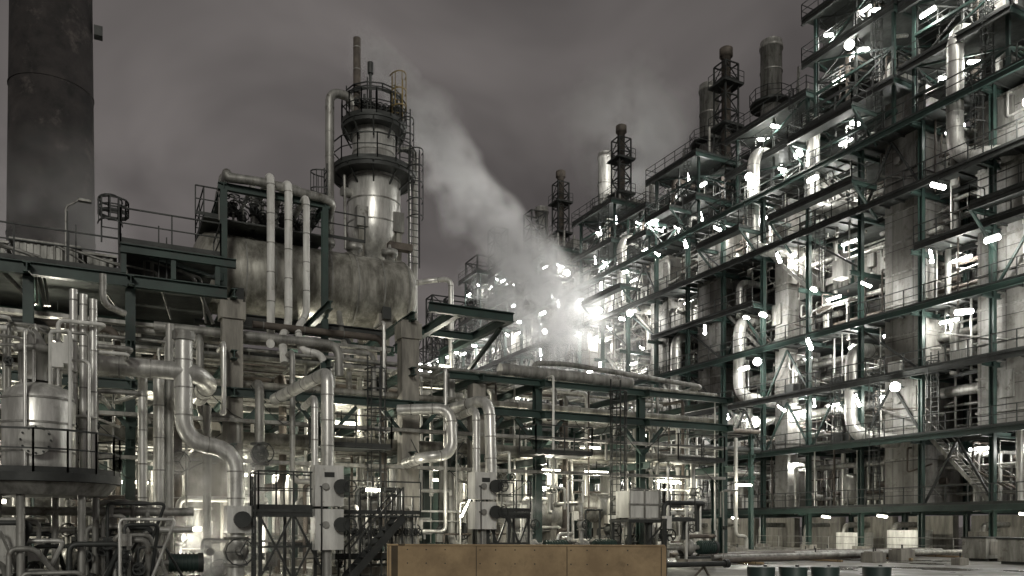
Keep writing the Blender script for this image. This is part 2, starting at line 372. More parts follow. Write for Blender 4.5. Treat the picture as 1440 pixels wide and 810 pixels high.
for (x,y,zt) in [(50,42.4,47),(50,55.5,45),(50,72,45.4),(50,85,45.6),(49,31.5,50)]:
    fr.lattice(x-.75,x+.75,y-.75,y+.75,27.4,zt-1.6,'dark',.13,1.5)
    pp.lathe((x,y,27.4),(x,y,zt),[(0,.42),(zt-28.2,.42),(zt-28.19,.6),(zt-27.5,.6),(zt-27.4,.45)],'rust',14)
    for z in (33.5,37.7,41.5): rl.rail((x-1.1,y-1.1,z),(x-1.1,y+1.1,z)); dk.box(x-1.2,x+1.1,y-1.1,y+1.1,z-.08,z,'grating'); rl.rail((x-1.1,y-1.1,z),(x+1.1,y-1.1,z))
for (y,z0,z1) in [(47.8,23.6,31.6),(41.8,24.7,31.4),(66,23.5,30.5),(30.9,24,32),(78,23,29),(38.4,8,14),(57.5,12,19),(49.4,12.2,18.6)]:
    x=45.9
    pp.pipe([(x+4,y,z1),(x,y,z1),(x,y,(z0+z1)/2),(x,y,z0),(x+.2,y-2.8,z0-.7),(x+3.8,y-3.2,z0-.7)],.48,'alu',18,bend=1.2,bands=1.0)
for z,x,r,a,c in [(13.9,48.0,.28,15,52),(6.1,48,.2,30,100),(10.3,48.2,.35,20,70),(21.9,48,.2,56,104)]:
    pp.pipe([(x,a,z),(x,c,z),(x+3,c,z)],r,'alud',12,bands=2)
for (x,y,z,w) in [(44.9,72,25.6,420),(44.9,68.5,23.8,380),(45.0,80,24.2,350),(45.2,47.5,29.3,500),(45.2,42.5,29,550),(45.0,26,25,700),(45.4,29,33.5,400),(45.0,75,29.5,400),(44.6,24.5,14.2,800),(45,100,21,600),(45.2,38.0,34.6,350),(44.8,63,22.2,500),(44.8,88,20,500),(44.6,34,10.6,700),(44.6,46,14.4,700),(44.6,58,10.4,700)]:
    lm.cyl((x,y,z),(x-.12,y-.05,z-.12),.3,'tube',14); lm.lathe((x,y,z),(x+.3,y+.1,z+.3),[(0,.33),(.3,.17)],'dark',14); light((x-.7,y-.2,z-.6),w,F,(1,.98,.92),.25)
    lm.beam((x,y,z),(x+.8,y,z),.05,.05,'dark')
for p,t,w,a in [((45,58,28.5),(32,80,46),40000,55),((45,88,29),(33,80,44),12000,60),((52,70,36),(60,84,50),14000,75)]:  # spots and their housings added to brighten the steam plumes
    lm.cyl(p,tuple(Vector(p)+(Vector(t)-Vector(p)).normalized()*.1),.25,'tube',12); lm.lathe(p,tuple(Vector(p)*2-Vector(t)),[(0.02,.28),(.35,.18)],'dark',12)
    pp_=Vector(p)+(Vector(t)-Vector(p)).normalized()*.25; spot(pp_,t,w,a,F)
fr.build('steel_frame',F);dk.build('walkway_decks',F);rl.build('railings_and_stairs',F);pn.build('furnace_cladding',F);pp.build('process_pipes_and_stacks',F);lm.build('lamp_fixtures',F)

# ---------------------------------------------------------------- pipe rack
K=empty('pipe_rack')
fr=B(); pp=B(); rl=B(); lm=B()
XC=[-9,-5.5,-2.2,.7,3.9,7.2,10.4,13.3,16.1,21.4,26.2]
for x in XC:
    for y in (29.3,35,41):
        high= x<10.5
        zt=9.6 if high and not (x==7.2 and y==29.3) else 7.75
        if x in (3.9,10.4) : fr.box(x-.34,x+.34,y-.3,y+.3,0,9.6,'conc'); fr.box(x-.42,x+.42,y-.38,y+.38,8.9,9.5,'conc')
        elif x==13.3 and y==29.3: fr.box(x-.28,x+.28,y-.28,y+.28,0,7.4,'conc')
        else: fr.ibeam((x,y,0),(x,y,zt),.3,.3,'green',.035)
        fr.box(x-.4,x+.4,y-.4,y+.4,0,.25,'conc')
    for z in (4.4,6.3,7.6)+((9.7,) if x<10.5 else ()):
        fr.ibeam((x,28.6,z),(x,41.2,z),.2,.3,'green')
for y in (29.0,35.2,41.3):
    fr.ibeam((-10,y,6.35),(26.4,y,6.35),.22,.32,'green')
    fr.ibeam((-10,y,7.65),(26.4,y,7.65),.22,.26,'green') if y>30 else fr.ibeam((12,y,7.65),(26.4,y,7.65),.22,.26,'green')
    if y>30: fr.ibeam((-10,y,4.45),(26.4,y,4.45),.18,.22,'green')
    fr.ibeam((-10,y,9.75),(11.8 if y>30 else 3.7,y,9.75),.25,.4,'green')
fr.ibeam((3.9,32.4,9.75),(10.4,32.4,9.75),.25,.4,'dark')
for x in XC[:-1]:
    fr.beam((x,29.15,4.9),(x+1.1,29.15,6.15),.14,.14,'green'); fr.beam((x,29.15,4.9),(x-1.1,29.15,6.15),.14,.14,'green')
fr.ibeam((11.8,27.6,9.8),(11.8,35,9.8),.25,.36,'green'); fr.ibeam((14,27.6,9.8),(14,35,9.8),.25,.36,'green'); fr.ibeam((10.6,27.6,9.8),(14.1,27.6,9.8),.25,.36,'green')
fr.ibeam((10.6,31.2,9.8),(14.1,31.2,9.8),.2,.3,'green')
fr.ibeam((14,34.8,0),(14,34.8,9.7),.25,.25,'green'); fr.beam((14,34,7.6),(14,28.5,9.6),.14,.14,'green')
cols=['alu','alud','alud','rust','alud','vessel']
for z in (4.65,6.62,7.95):
    y=29.7
    while y<40.6:
        r=random.choice([.05,.06,.08,.1,.14,.18,.24])
        if R()<.85:
            a=-12 if R()<.7 else U(-2,8); c=26.4 if R()<.55 else U(10,22)
            if z>7.7 and c<26: c=U(12,25)
            k=random.choice(cols); zz=z+r
            if R()<.5 and c<26: pp.pipe([(a,y,zz),(c,y,zz),(c,y,zz-U(2,4))],r,k,12,bands=1.5 if r>.13 else 0)
            else: pp.pipe([(a,y,zz),(c,y,zz)],r,k,12,bands=1.5 if r>.13 else 0)
        y+=r*2+U(.1,.4)
for i in range(22):
    y=U(29.5,40); z=U(8.1,9.4); r=U(.05,.2); a=U(-11,6); c=a+U(3,12); c=min(c,12)
    pp.pipe([(a,y,z),(c,y,z),(c,y,z-U(.8,3))],r,random.choice(['alud','rust','dark','alud']),12,bands=1.5 if r>.13 else 0)
for i in range(120):
    x=U(-8,26); y=U(28.2,34) if R()<.7 else U(34,40); z1=random.choice([4.7,6.7,7.9,8.2 if x<10 else 7.9]); z0=random.choice([0,.6,1.4,2.4,4.6])
    r=random.choice([.03,.04,.05,.06,.08,.1,.13,.16]); k=random.choice(['alu','alud','alud','white','rust'])
    dx=U(-1.5,1.5)
    if z1-z0<1: z0=0
    pp.pipe([(x,y+1.5,z1),(x,y,z1),(x,y,z0+.9),(x+dx,y,z0+.9),(x+dx,y-.3,z0+.9) if R()<.4 else (x+dx,y,z0)],r,k,10,bands=1.2 if r>.1 else 0)
    if R()<.5 and r>.05: pp.valve((x,y,(z0+z1)/2+U(0,.6)),r*1.1,random.choice(['alud','dark','green']))
for i in range(100):
    x=U(-8,25); y=U(26.2,33); z=U(.4,3.6); r=random.choice([.03,.04,.05,.07,.1,.12]); k=random.choice(['alu','alud','rust','white','dark'])
    l=U(.6,3); dy=U(-1,2)
    pp.pipe([(x,y,0),(x,y,z),(x+l,y,z),(x+l,y+dy,z),(x+l,y+dy,U(0,z))],r,k,8)
    if R()<.4: pp.valve((x,y,z*.5),r*1.2,'dark')
    if R()<.3: pp.box(x-.18,x+.18,y-.3,y-.12,z*.6,z*.6+U(.3,.6),random.choice(['white','alud','dark']))
for z,y in ((5.3,28.8),(3.9,28.9),(8.6,30.2)):
    x1=26 if z<6 else 10
    pp.box(-10,x1,y,y+.35,z,z+.04,'alud'); pp.box(-10,x1,y-.02,y,z,z+.12,'alud')
for i in range(10):
    x=U(-4,24); y=U(28,30); z=U(4,7); l=U(2,5); P=[(x+l*t/8,y,z-1.2*math.sin(math.pi*t/8)*U(.9,1.1)) for t in range(9)]
    pp.pipe(P,.018,'dark',6)
for x in (-4,8.8,19.5): rl.ladder(x,28.5,0,8.0,'dark','x')
for x,z in ((6.5,4.5),(15,4.6),(22,4.6)):
    rl.box(x,x+2.6,27.4,28.8,z-.06,z,'grating'); rl.rail((x,27.4,z),(x+2.6,27.4,z)); rl.rail((x,27.4,z),(x,28.8,z)); rl.rail((x+2.6,27.4,z),(x+2.6,28.8,z))
fr.box(12.2,26,38.6,40.6,8.4,8.45,'grating'); rl.rail((12.2,38.6,8.45),(26,38.6,8.45))
for (x,y,z,d,w) in [(2.0,33,5.9,(1,0,0),300),(8.5,32,5.9,(1,0,0),300),(11.9,27.0,2.6,(.5,0,1),220),(17,30,4.1,(1,0,0),280),(19.5,30,4.1,(1,0,0),200),(5.5,37,4.0,(1,0,0),340),(14.6,37,4.0,(1,0,0),300),(23,36,5.9,(1,0,0),280),(-3,33,5.9,(1,0,0),340),(23.5,30,3.8,(1,0,0),240),(9,38,3.8,(1,0,0),340),(1,38,3.6,(1,0,0),340),(20.5,38,5.9,(1,0,0),280),(-7,31,4.2,(1,0,0),340)]:
    fixture(lm,(x,y,z),d,1.2,'tubew',K,w,(1,.95,.78),.1)
for (x,y,z,w) in [(2.6,28.5,1.6,260),(4.4,28.5,2.0,140),(13.6,33,8.9,200),(-1.5,31,8.9,160),(8,33.5,8.6,200),(-2.8,26.2,2.4,160),(8.5,27.3,3.0,160)]:
    fixture(lm,(x,y+.4,z),(1,0,0),.5,'tubew',K,w,(1,.95,.8),.1)
fr.build('rack_steelwork',K);pp.build('rack_pipes',K);rl.build('rack_railings',K);lm.build('rack_lamps',K)

# ---------------------------------------------------------------- upper deck (left)
D=empty('elevated_platform'); b=B()
b.box(-10,3.4,29.1,41,9.96,10.02,'grating'); b.rail((-10,29.1,10.02),(.4,29.1,10.02)); b.rail((-10,41,10.02),(3,41,10.02))
b.box(.4,3.5,29.0,33,10.95,11.02,'grating'); b.rail((.4,29,11.02),(3.5,29,11.02)); b.rail((.4,29,11.02),(.4,33,11.02)); b.rail((3.5,29,11.02),(3.5,31,11.02))
b.ibeam((.4,29,10.8),(4,29,10.8),.2,.3,'green')
for x in (.5,2,3.4): b.ibeam((x,29.05,10),(x,29.05,10.65),.15,.15,'green')
for (x0,x1,y0,y1,h) in [(-6.5,-3.2,33,36,1.6),(-2.8,-.9,31.5,34,1.3),(-.6,.2,31,33,1.0)]:
    b.box(x0,x1,y0,y1,10.02,10.02+h,'alud'); b.box(x0-.12,x1+.12,y0-.12,y1+.12,10.02+h,10.1+h,'alud')
    x=x0+.1
    while x<x1-.05: b.box(x,x+.07,y0-.04,y0-.002,10.05,10+h,'alud'); x+=.2
b.box(-5.5,1.2,34,34.1,8.0,9.5,'alud')
x=-5.4
while x<1.1: b.box(x,x+.09,33.94,33.998,8.02,9.48,'alu'); x+=.24
for i in range(14):
    x=U(-8,2); b.pipe([(x,U(30,32),10),(x,30.5,10.3+U(.2,.8)),(x+U(.5,2),30.5,10.6),(x+2,30.5,9)],U(.03,.08),'alud',8)
    b.beam((x+.4,29.6,10),(x+.4,29.6,11.2+U(0,1)),.04,.04,'dark')
b.ladder(.1,29.0,10.9,12.4,'dark','x')
b.ringrail((.2,29.6,12.0),.45,'dark',.5,10)
b.build('platform_deck',D)
b=B(); b.pipe([(-1.2,30,10),(-1.2,30,12.2),(-.8,30,12.5)],.035,'alud',8); b.box(-.85,-.45,29.9,30.1,12.46,12.54,'alud'); b.cyl((-1.2,30,10),(-1.2,30,10.3),.08,'dark',8); b.build('street_lamp')

# ---------------------------------------------------------------- pressure vessel
V=empty('horizontal_pressure_vessel'); b=B()
L_=9.4; r=1.58
pr=[(0,.02),(.05,.5),(.17,1.0),(.34,1.35),(.55,1.53),(.75,r)]
prof=pr+[(L_-.75,r)]+[(L_-t,q) for t,q in pr[::-1][1:]]
b.lathe((2.9,34,11.85),(2.9+L_,34,11.85),prof,'vessel',48)
x=3.75
while x<11.6: b.cyl((x,34,11.85),(x+.06,34,11.85),r*1.012,'alud',48); x+=1.12
b.cyl((9.1,34,11.85),(9.28,34,11.85),r*1.03,'vessel',48)
b.build('shell',V)
b=B()
for x in (4.6,10.6):
    b.box(x-.3,x+.3,32.7,35.3,9.95,10.75,'conc'); b.box(x-.18,x+.18,32.5,35.5,10.5,11.0,'dark')
for x in (3.9,5.2,6.1,8.4,9.6,11.2):
    b.lathe((x,34,13.2),(x,34,14.2),[(0,.22),(.5,.22),(.51,.36),(.6,.36),(.62,.36),(.75,.36),(.76,.1),(1.0,.05)],'alud',16)
b.build('saddles_and_nozzles',V)
b=B()
b.box(3.3,8.0,32.4,35.6,13.5,13.56,'grating'); b.rail((3.0,32.4,13.56),(3.9,32.4,13.56)); b.rail((3.3,35.6,13.56),(8,35.6,13.56)); b.rail((3.3,32.4,13.56),(3.3,35.6,13.56)); b.rail((8.0,32.4,13.5),(9.6,32.4,13.5))
for i in range(10):
    x=4.1+i*.38; b.valve((x,33+.3*(i%3),14.1+.2*(i%2)),.11,'dark'); b.pipe([(x,33.2,13.5),(x,33.2,14.9-.2*(i%3)),(x+.5,33.6,14.9-.2*(i%3))],.045,'alud',8)
    b.wheel((x,32.9,14.6+.1*(i%2)),(0,0,1),.2)
b.build('top_platform',V)
b=B()
for x in (3.9,7.7):
    b.ibeam((x,31.5,9.95),(x,31.5,14.3),.24,.24,'green'); b.ibeam((x,36.3,9.95),(x,36.3,14.3),.24,.24,'green'); b.ibeam((x,31.4,14.4),(x,36.4,14.4),.2,.26,'green')
b.ibeam((3.7,31.5,14.42),(7.9,31.5,14.42),.2,.26,'green'); b.ibeam((3.7,36.3,14.42),(7.9,36.3,14.42),.2,.26,'green')
b.ibeam((7.7,31.5,6.6),(7.7,31.5,9.9),.24,.24,'green')
b.beam((3.9,31.5,11.0),(.6,29.2,10.9),.2,.3,'green')
b.build('pipe_support_frame',V)
def pobj(name,lst):
    b=B()
    for a in lst: b.pipe(*a[0],**a[1])
    return b.build(name)
pobj('insulated_pipe',[(([(5.5,33.4,13.6),(5.5,33.4,14.95),(5.5,30.8,14.95),(5.5,30.8,8.7),(5.2,29.2,8.2)],.15,'white'),dict(bands=1.1))])
pobj('insulated_pipe',[(([(6.15,33.4,13.6),(6.15,33.4,14.8),(6.15,30.8,14.8),(6.15,30.8,9.3),(5.75,30.0,8.7),(5.75,29.5,7.6)],.15,'white'),dict(bands=1.1))])
pobj('insulated_pipe',[(([(6.85,33.6,13.6),(6.85,33.6,14.4),(6.85,30.9,14.4),(6.85,30.9,9.8),(6.4,30.4,9.2),(6.4,29.8,8.2),(7.2,29.6,8.1),(7.2,29.6,7.2)],.13,'white'),dict(bands=1.1))])
pobj('overhead_pipe',[(([(4.0,36.5,12.4),(4.0,33.5,14.9),(4.0,31.3,14.9),(4.0,31.3,14.7),(5.2,31.2,14.75),(8.0,31.4,14.6),(8.3,33.5,14.5),(8.9,35.5,14.4)],.17,'alud'),dict(bands=1.1)),
 (([(3.9,32.2,13.4),(3.9,32.2,15.2),(6.9,32.2,15.2),(6.9,34.5,15.2)],.1,'alud'),dict(bands=1.1)),
 (([(5.2,33,13.5),(5.2,33,15.35),(5.2,36,15.35),(5.2,36,10)],.1,'alud'),{})])
pobj('drain_pipe',[(([(8.6,32.8,10.6),(8.6,32.3,9.6),(8.6,31.5,8.6),(8.6,31,6.6)],.12,'alud'),{}),(([(12.2,34,12.6),(13.2,34,12.9),(13.9,33.4,12.9),(13.9,33.4,10.9),(13.9,33.4,8)],.12,'alu'),dict(bands=1)),
 (([(9.3,28.9,6.6),(9.3,28.9,9.4),(9.3,30,9.4)],.07,'alu'),{})])

# ---------------------------------------------------------------- column (vertical tower)
T=empty('distillation_column'); b=B(); cx,cy=11.1,36
b.lathe((cx,cy,13.6),(cx,cy,21),[(0,.45),(.55,.5),(.75,.75),(1.1,1.0),(1.45,1.15),(1.8,1.22),(4.5,1.22),(4.62,1.12),(4.75,.98),(6.4,.98),(6.6,.85),(6.8,.5),(6.88,.05)],'alu',40)
for z in (15.6,16.6,17.6): b.cyl((cx,cy,z),(cx,cy,z+.06),1.245,'alud',40)
for z in (18.9,19.6): b.cyl((cx,cy,z),(cx,cy,z+.06),1.005,'alud',40)
b.build('shell',T); b=B()
for a in range(4):
    an=math.radians(45+90*a); c,s_=math.cos(an),math.sin(an)
    b.beam((cx+1.25*c,cy+1.25*s_,9.9),(cx+1.25*c,cy+1.25*s_,15.6),.24,.24,'vessel'); b.box(cx+1.2*c-.25,cx+1.2*c+.25,cy+1.2*s_-.25,cy+1.2*s_+.25,15.2,16.1,'alud')
b.cyl((cx,cy,9.9),(cx,cy,13.6),.3,'alud',14)
b.box(cx+.2,cx+1.3,cy-1.7,cy-1.3,14.2,14.5,'rust'); b.build('support_legs',T)
b=B()
for z,ro in ((18.05,1.95),(20.25,1.5)):
    b.lathe((cx,cy,z-.1),(cx,cy,z),[(0,ro),(.1,ro)],'grating',28); b.ringrail((cx,cy,z),ro,'dark',1.1,14)
    for a in range(10):
        an=a*math.pi/5; c,s_=math.cos(an),math.sin(an); b.beam((cx+ro*c,cy+ro*s_,z-.12),(cx+1.1*c,cy+1.1*s_,z-.85),.07,.07,'dark')
    b.lathe((cx,cy,z-.28),(cx,cy,z-.1),[(0,ro-.04),(.18,ro-.04)],'dark',28)
b.ringrail((cx,cy,21.35),1.3,'dark',.35,12)
for a in range(6):
    an=a*math.pi/3; b.beam((cx+1.3*math.cos(an),cy+1.3*math.sin(an),20.25),(cx+1.3*math.cos(an),cy+1.3*math.sin(an),21.9),.05,.05,'dark')
b.ladder(cx+.8,cy-1.0,20.2,22.3,'yellow','x'); b.ladder(cx+1.1,cy-1.2,18.1,20.9,'dark','x'); b.ladder(cx+1.4,cy-1.6,13.5,18.9,'dark','x')
b.ladder(8.5,34.6,14.2,17.4,'dark','y')
for i in range(9):
    x=cx-1+i*.26; b.cyl((x,cy-.5+.2*(i%3),20.2),(x,cy-.5+.2*(i%3),20.9+U(0,1)),.06,'dark',8); b.valve((x,cy-.6,20.9),.07,'dark')
b.build('platforms_and_ladders',T)
b=B()
b.pipe([(cx-.95,cy-.5,20.0),(cx-.95,cy-.5,23.9)],.17,'rust',14,bands=1); b.pipe([(cx-.35,cy-.6,20.3),(cx-.35,cy-.6,22.7),(cx-.3,cy-.4,22.95)],.07,'dark',8); b.cyl((cx-.35,cy-.6,22.4),(cx-.35,cy-.6,22.9),.14,'dark',8)
b.pipe([(8.9,35.5,14.4),(8.9,35.5,21.2),(9.9,35.6,21.2),(10.15,35.6,20.6)],.2,'alud',14,bands=1.1)
b.pipe([(12.9,35.4,10),(12.9,35.4,19.4),(12.2,35.8,19.4)],.13,'alud',12,bands=1.2); b.pipe([(12.55,35.2,13),(12.55,35.2,18.6),(12.0,35.5,18.6)],.07,'alu',8)
b.pipe([(9.6,35.6,17.6),(9.6,35.4,14.2)],.07,'alud',8); b.cyl((cx-1.6,cy-.3,16.9),(cx-1.1,cy-.2,16.9),.22,'alud',12)
b.build('riser_pipes',T)

# ---------------------------------------------------------------- chimney
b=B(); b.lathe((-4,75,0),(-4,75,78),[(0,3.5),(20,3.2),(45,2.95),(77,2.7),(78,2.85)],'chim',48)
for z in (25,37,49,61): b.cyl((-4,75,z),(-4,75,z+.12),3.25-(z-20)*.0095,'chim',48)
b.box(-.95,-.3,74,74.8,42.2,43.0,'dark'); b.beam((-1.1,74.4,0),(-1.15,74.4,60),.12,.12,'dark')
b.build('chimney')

# ---------------------------------------------------------------- left tank and platform
T2=empty('vertical_storage_drum'); b=B(); tx,ty=-1.5,23
b.lathe((tx,ty,3.1),(tx,ty,5.4),[(0,.78),(.1,.8),(1.75,.8),(1.95,.7),(2.1,.45),(2.2,.05)],'alu',32)
for z in (3.5,4.2,4.8): b.cyl((tx,ty,z),(tx,ty,z+.05),.82,'alud',32)
b.cyl((tx,ty-.78,3.75),(tx,ty-.98,3.75),.3,'alud',20); b.cyl((tx,ty-.98,3.75),(tx,ty-1.05,3.75),.36,'alud',20)
for a in range(12): b.cyl((tx+.31*math.cos(a*.5236),ty-1.05,3.75+.31*math.sin(a*.5236)),(tx+.31*math.cos(a*.5236),ty-1.09,3.75+.31*math.sin(a*.5236)),.025,'dark',6)
b.lathe((tx-.1,ty,5.3),(tx-.1,ty,6.6),[(0,.35),(.7,.35),(.71,.45),(.85,.45),(.86,.3),(1.2,.12),(1.3,.02)],'alud',18)
for i in range(10):
    an=i*.9; b.pipe([(tx+.4*math.cos(an),ty+.4*math.sin(an),5.2),(tx+.4*math.cos(an),ty+.4*math.sin(an),5.9+.1*i),(tx+1.1*math.cos(an),ty+.9*math.sin(an),5.9+.1*i),(tx+1.1*math.cos(an),ty+.9*math.sin(an),3)],.04,random.choice(['alu','white','alud']),8)
b.build('drum_shell',T2); b=B()
b.lathe((tx,ty,2.75),(tx,ty,2.95),[(0,1.85),(.2,1.85)],'dark',30); b.lathe((tx,ty,2.45),(tx,ty,2.74),[(0,1.5),(.29,1.75)],'alud',30); b.ringrail((tx,ty,2.95),1.8,'dark',1.0,16)
for a in range(6):
    an=a*math.pi/3+.3; b.cyl((tx+1.3*math.cos(an),ty+1.3*math.sin(an),0),(tx+1.3*math.cos(an),ty+1.3*math.sin(an),2.7),.09,'alud',10)
b.build('drum_platform',T2); b=B()
for i,x in enumerate((-.78,-.55,-.32)):
    b.pipe([(x,24,7.95-.1*i),(x,24,3.2),(x,24.0,2.4)],.10,'alu',12,bands=1.1)
for i in range(34):
    x=U(-4,.8); y=U(21.0,25); z=U(.6,2.4); b.pipe([(x,y,0),(x,y,z),(x+U(.4,1.4),y,z),(x+U(.4,1.4),y+.5,0)],U(.03,.08),random.choice(['alud','alu','alud','dark']),10)
    if R()<.6: b.valve((x,y,z*.55),.07,'dark')
    if R()<.3: b.box(x-.12,x+.15,y-.2,y-.1,z*.7,z*.7+.3,random.choice(['alud','white']))
for i in range(26):
    x=U(-4.2,-.2); y=U(23.5,25.5); z=U(4.5,7.2); b.pipe([(x,y,2.5),(x,y,z),(x+U(.4,1.2),y,z),(x+U(.4,1.2),y+2,z)],U(.025,.07),random.choice(['alud','alu','white']),8)
    if R()<.5: b.valve((x,y,U(4,z)),.05,'dark')
b.box(-2.5,-1.9,21.9,22.05,.6,1.9,'alud'); b.box(-1.2,-.95,22.4,22.6,5.6,6.2,'white'); b.box(-.95,-.78,22.4,22.5,5.7,6.4,'white')
b.pipe([(-4,24.3,2.1),(.7,24.3,2.1),(2.2,24.3,2.1)],.12,'alud',12,bands=1); b.pipe([(-4,24.5,1.6),(2.2,24.5,1.6)],.09,'alu',12,bands=1)
b.build('drum_piping',T2)

# ---------------------------------------------------------------- large individual pipes
def bp_(name,pts,r,k='alu',bands=1.0,bend=None,extra=None):
    b=B(); b.pipe(pts,r,k,20,bend=bend,bands=bands)
    if extra: extra(b)
    b.build(name)
bp_('large_insulated_pipe',[(-1.2,25.2,6.25),(2.3,25.0,6.2),(2.75,25.6,6.0),(2.75,28.5,6.0)],.27,bands=.8)
def ex(b):
    b.box(3.15,3.95,24.6,25.4,1.5,2.3,'white'); b.cyl((3.55,24.55,1.9),(3.55,24.3,1.9),.24,'dark',16); b.valve((3.45,25,.95),.2,'alud'); b.cyl((2.0,25,7.1),(2.0,25,7.35),.32,'alud',16)
bp_('large_insulated_pipe',[(2.0,25,7.2),(2.0,25,4.15),(3.45,25,4.0),(3.45,25,1.5),(3.45,25,.2)],.25,extra=ex,bend=.65,bands=.8)
bp_('insulated_riser_pipe',[(5.2,28.4,6.1),(6.2,25.2,6.55),(6.2,25.0,6.3),(6.2,25,3.5)],.2,bend=.45,bands=.8)
bp_('insulated_riser_pipe',[(5.9,27,5.7),(5.75,24.8,5.7),(5.75,24.8,3.5)],.11,bend=.3)
bp_('insulated_riser_pipe',[(9.6,28.2,6.0),(11.3,27.2,6.05),(11.3,27.0,4.3),(10.2,27,4.2),(10.2,29,4.1)],.2,bend=.5,bands=.8)
bp_('insulated_riser_pipe',[(11.5,28.5,6.1),(12.4,26.2,6.35),(12.4,26,3.5)],.21,bend=.6,bands=.8)
bp_('insulated_riser_pipe',[(12.0,28,5.9),(11.8,26,5.9),(11.8,26,2.2)],.14,bend=.4)
bp_('insulated_header_pipe',[(14.3,29.2,8.1),(20.8,29.2,8.05)],.26,'alud')
bp_('insulated_header_pipe',[(16.3,30,7.6),(16.3,30,8.7),(18,30,8.8),(25.5,30,8.4),(26,33,8.4)],.11,'alud')
for i,x in enumerate((.95,1.45,1.05)):
    bp_('vertical_pipe',[(x,26.0+i,6.3),(x,26+i,5.9),(x,26+i,.2)],(.13,.17,.08)[i],'alu')
bp_('vertical_pipe',[(1.75,27,8.0),(1.75,27,.2)],.12,'alud')
bp_('vertical_pipe',[(-.1,27,9.3),(-.1,27,8.4),(.5,27.5,8.3)],.1,'alud')
bp_('vertical_pipe',[(2.9,27.5,5.6),(2.9,27.5,.9),(2.9,26.6,.9)],.13,'alud')

# ---------------------------------------------------------------- valve skids
def skid(name,x0,x1,y0,y1,z,cab):
    E=empty(name); b=B()
    b.box(x0,x1,y0,y1,z-.08,z,'grating')
    for x in (x0+.06,(x0+x1)/2,x1-.06):
        for y in (y0+.06,y1-.06): b.beam((x,y,0),(x,y,z-.09),.1,.1,'dark')
    for a,c in ((x0,(x0+x1)/2),((x0+x1)/2,x1)):
        b.beam((a,y0+.05,0.1),(c,y0+.05,z-.1),.06,.06,'dark'); b.beam((c,y0+.08,0.1),(a,y0+.08,z-.1),.06,.06,'dark'); b.beam((a,y0+.06,z*.5),(c,y0+.06,z*.5),.06,.06,'dark')
    b.ibeam((x0,y0,z-.15),(x1,y0,z-.15),.1,.16,'dark'); b.ibeam((x0,y0,z-.15),(x0,y1,z-.15),.1,.16,'dark')
    b.rail((x0,y0,z),(x1,y0,z),sp=.45); b.rail((x0,y0,z),(x0,y1,z),sp=.5); b.rail((x0,y1,z),(x1,y1,z),sp=.9)
    b.ladder(x0-.05,y0+.5,0,z+1,'dark','y',False)
    b.build('access_platform',E); b=B()
    cx0,cx1,cz0,cz1=cab
    b.box(cx0,cx1,y0-.35,y0+.25,cz0,(cz0+cz1)/2-.04,'white'); b.box(cx0,cx1,y0-.35,y0+.25,(cz0+cz1)/2+.04,cz1,'white')
    for zz in ((cz0*.7+cz1*.3),(cz0*.25+cz1*.75)):
        b.lathe((cx1-.12,y0-.36,zz),(cx1-.12,y0-.6,zz),[(0,.13),(.12,.16),(.13,.22),(.24,.22)],'dark',18); b.wheel((cx1+.12,y0-.65,zz),(0,1,0),.18)
        b.lathe((cx0+.3,y0-.36,zz),(cx0+.3,y0-.45,zz),[(0,.1),(.08,.1)],'alud',14)
        b.pipe([(cx0+.15,y0-.36,zz),(cx0+.15,y0-.5,zz),(cx0+.15,y0-.5,0)],.02,'dark',6)
    b.box((cx0+cx1)/2-.15,(cx0+cx1)/2+.15,y0-.36,y0-.352,cz1-.35,cz1-.2,'dark')
    b.pipe([((cx0+cx1)/2,y0,cz0),((cx0+cx1)/2,y0,.2)],.16,'alud'); b.build('actuator_cabinets',E)
skid('valve_access_platform',3.9,5.9,23.8,25.2,2.2,(5.45,6.3,1.0,3.5))
skid('valve_access_platform',11.7,13.4,24.9,26.2,2.2,(11.1,11.9,1.6,3.55))
b=B(); b.box(18.9,20.35,26.6,27.6,2.05,3.15,'white')
for x in (18.85,19.6,20.35): b.beam((x,26.55,2.0),(x,26.55,3.2),.06,.06,'alud')
for z in (2.0,2.6,3.2): b.beam((18.8,26.54,z),(20.4,26.54,z),.05,.05,'alud')
b.cyl((19.6,27.1,3.15),(19.6,27.1,3.3),.2,'dark',14)
b.box(18.7,20.6,26.4,27.8,1.85,1.98,'dark')
for x in (18.8,20.5):
    for y in (26.5,27.7): b.beam((x,y,0),(x,y,1.85),.12,.12,'dark')
b.beam((18.8,26.5,.1),(20.5,26.5,1.8),.06,.06,'dark'); b.rail((20.7,26.3,1.9),(22,26.3,1.9)); b.build('chemical_tote_on_stand')
b=B(); b.box(6.7,9.5,26.0,27.5,.6,.8,'dark')
for i in range(8):
    x=6.8+i*.37; b.beam((x,26,0),(x,26,3.0-.3*(i%2)),.05,.05,'dark'); b.pipe([(x,26.2,.8),(x,26.2,2.2),(x+.2,26.2,2.2),(x+.2,26.2,.8)],.04,'alud',8); b.valve((x+.2,26.2,1.5),.06,'dark')
b.stairs((7,25.6,0),(8.8,25.6,2.0),.7,'dark','x'); b.rail((6.6,25.8,2.1),(9.6,25.8,2.1)); b.box(6.6,9.6,25.8,27,2.0,2.06,'grating')
b.build('metering_skid')
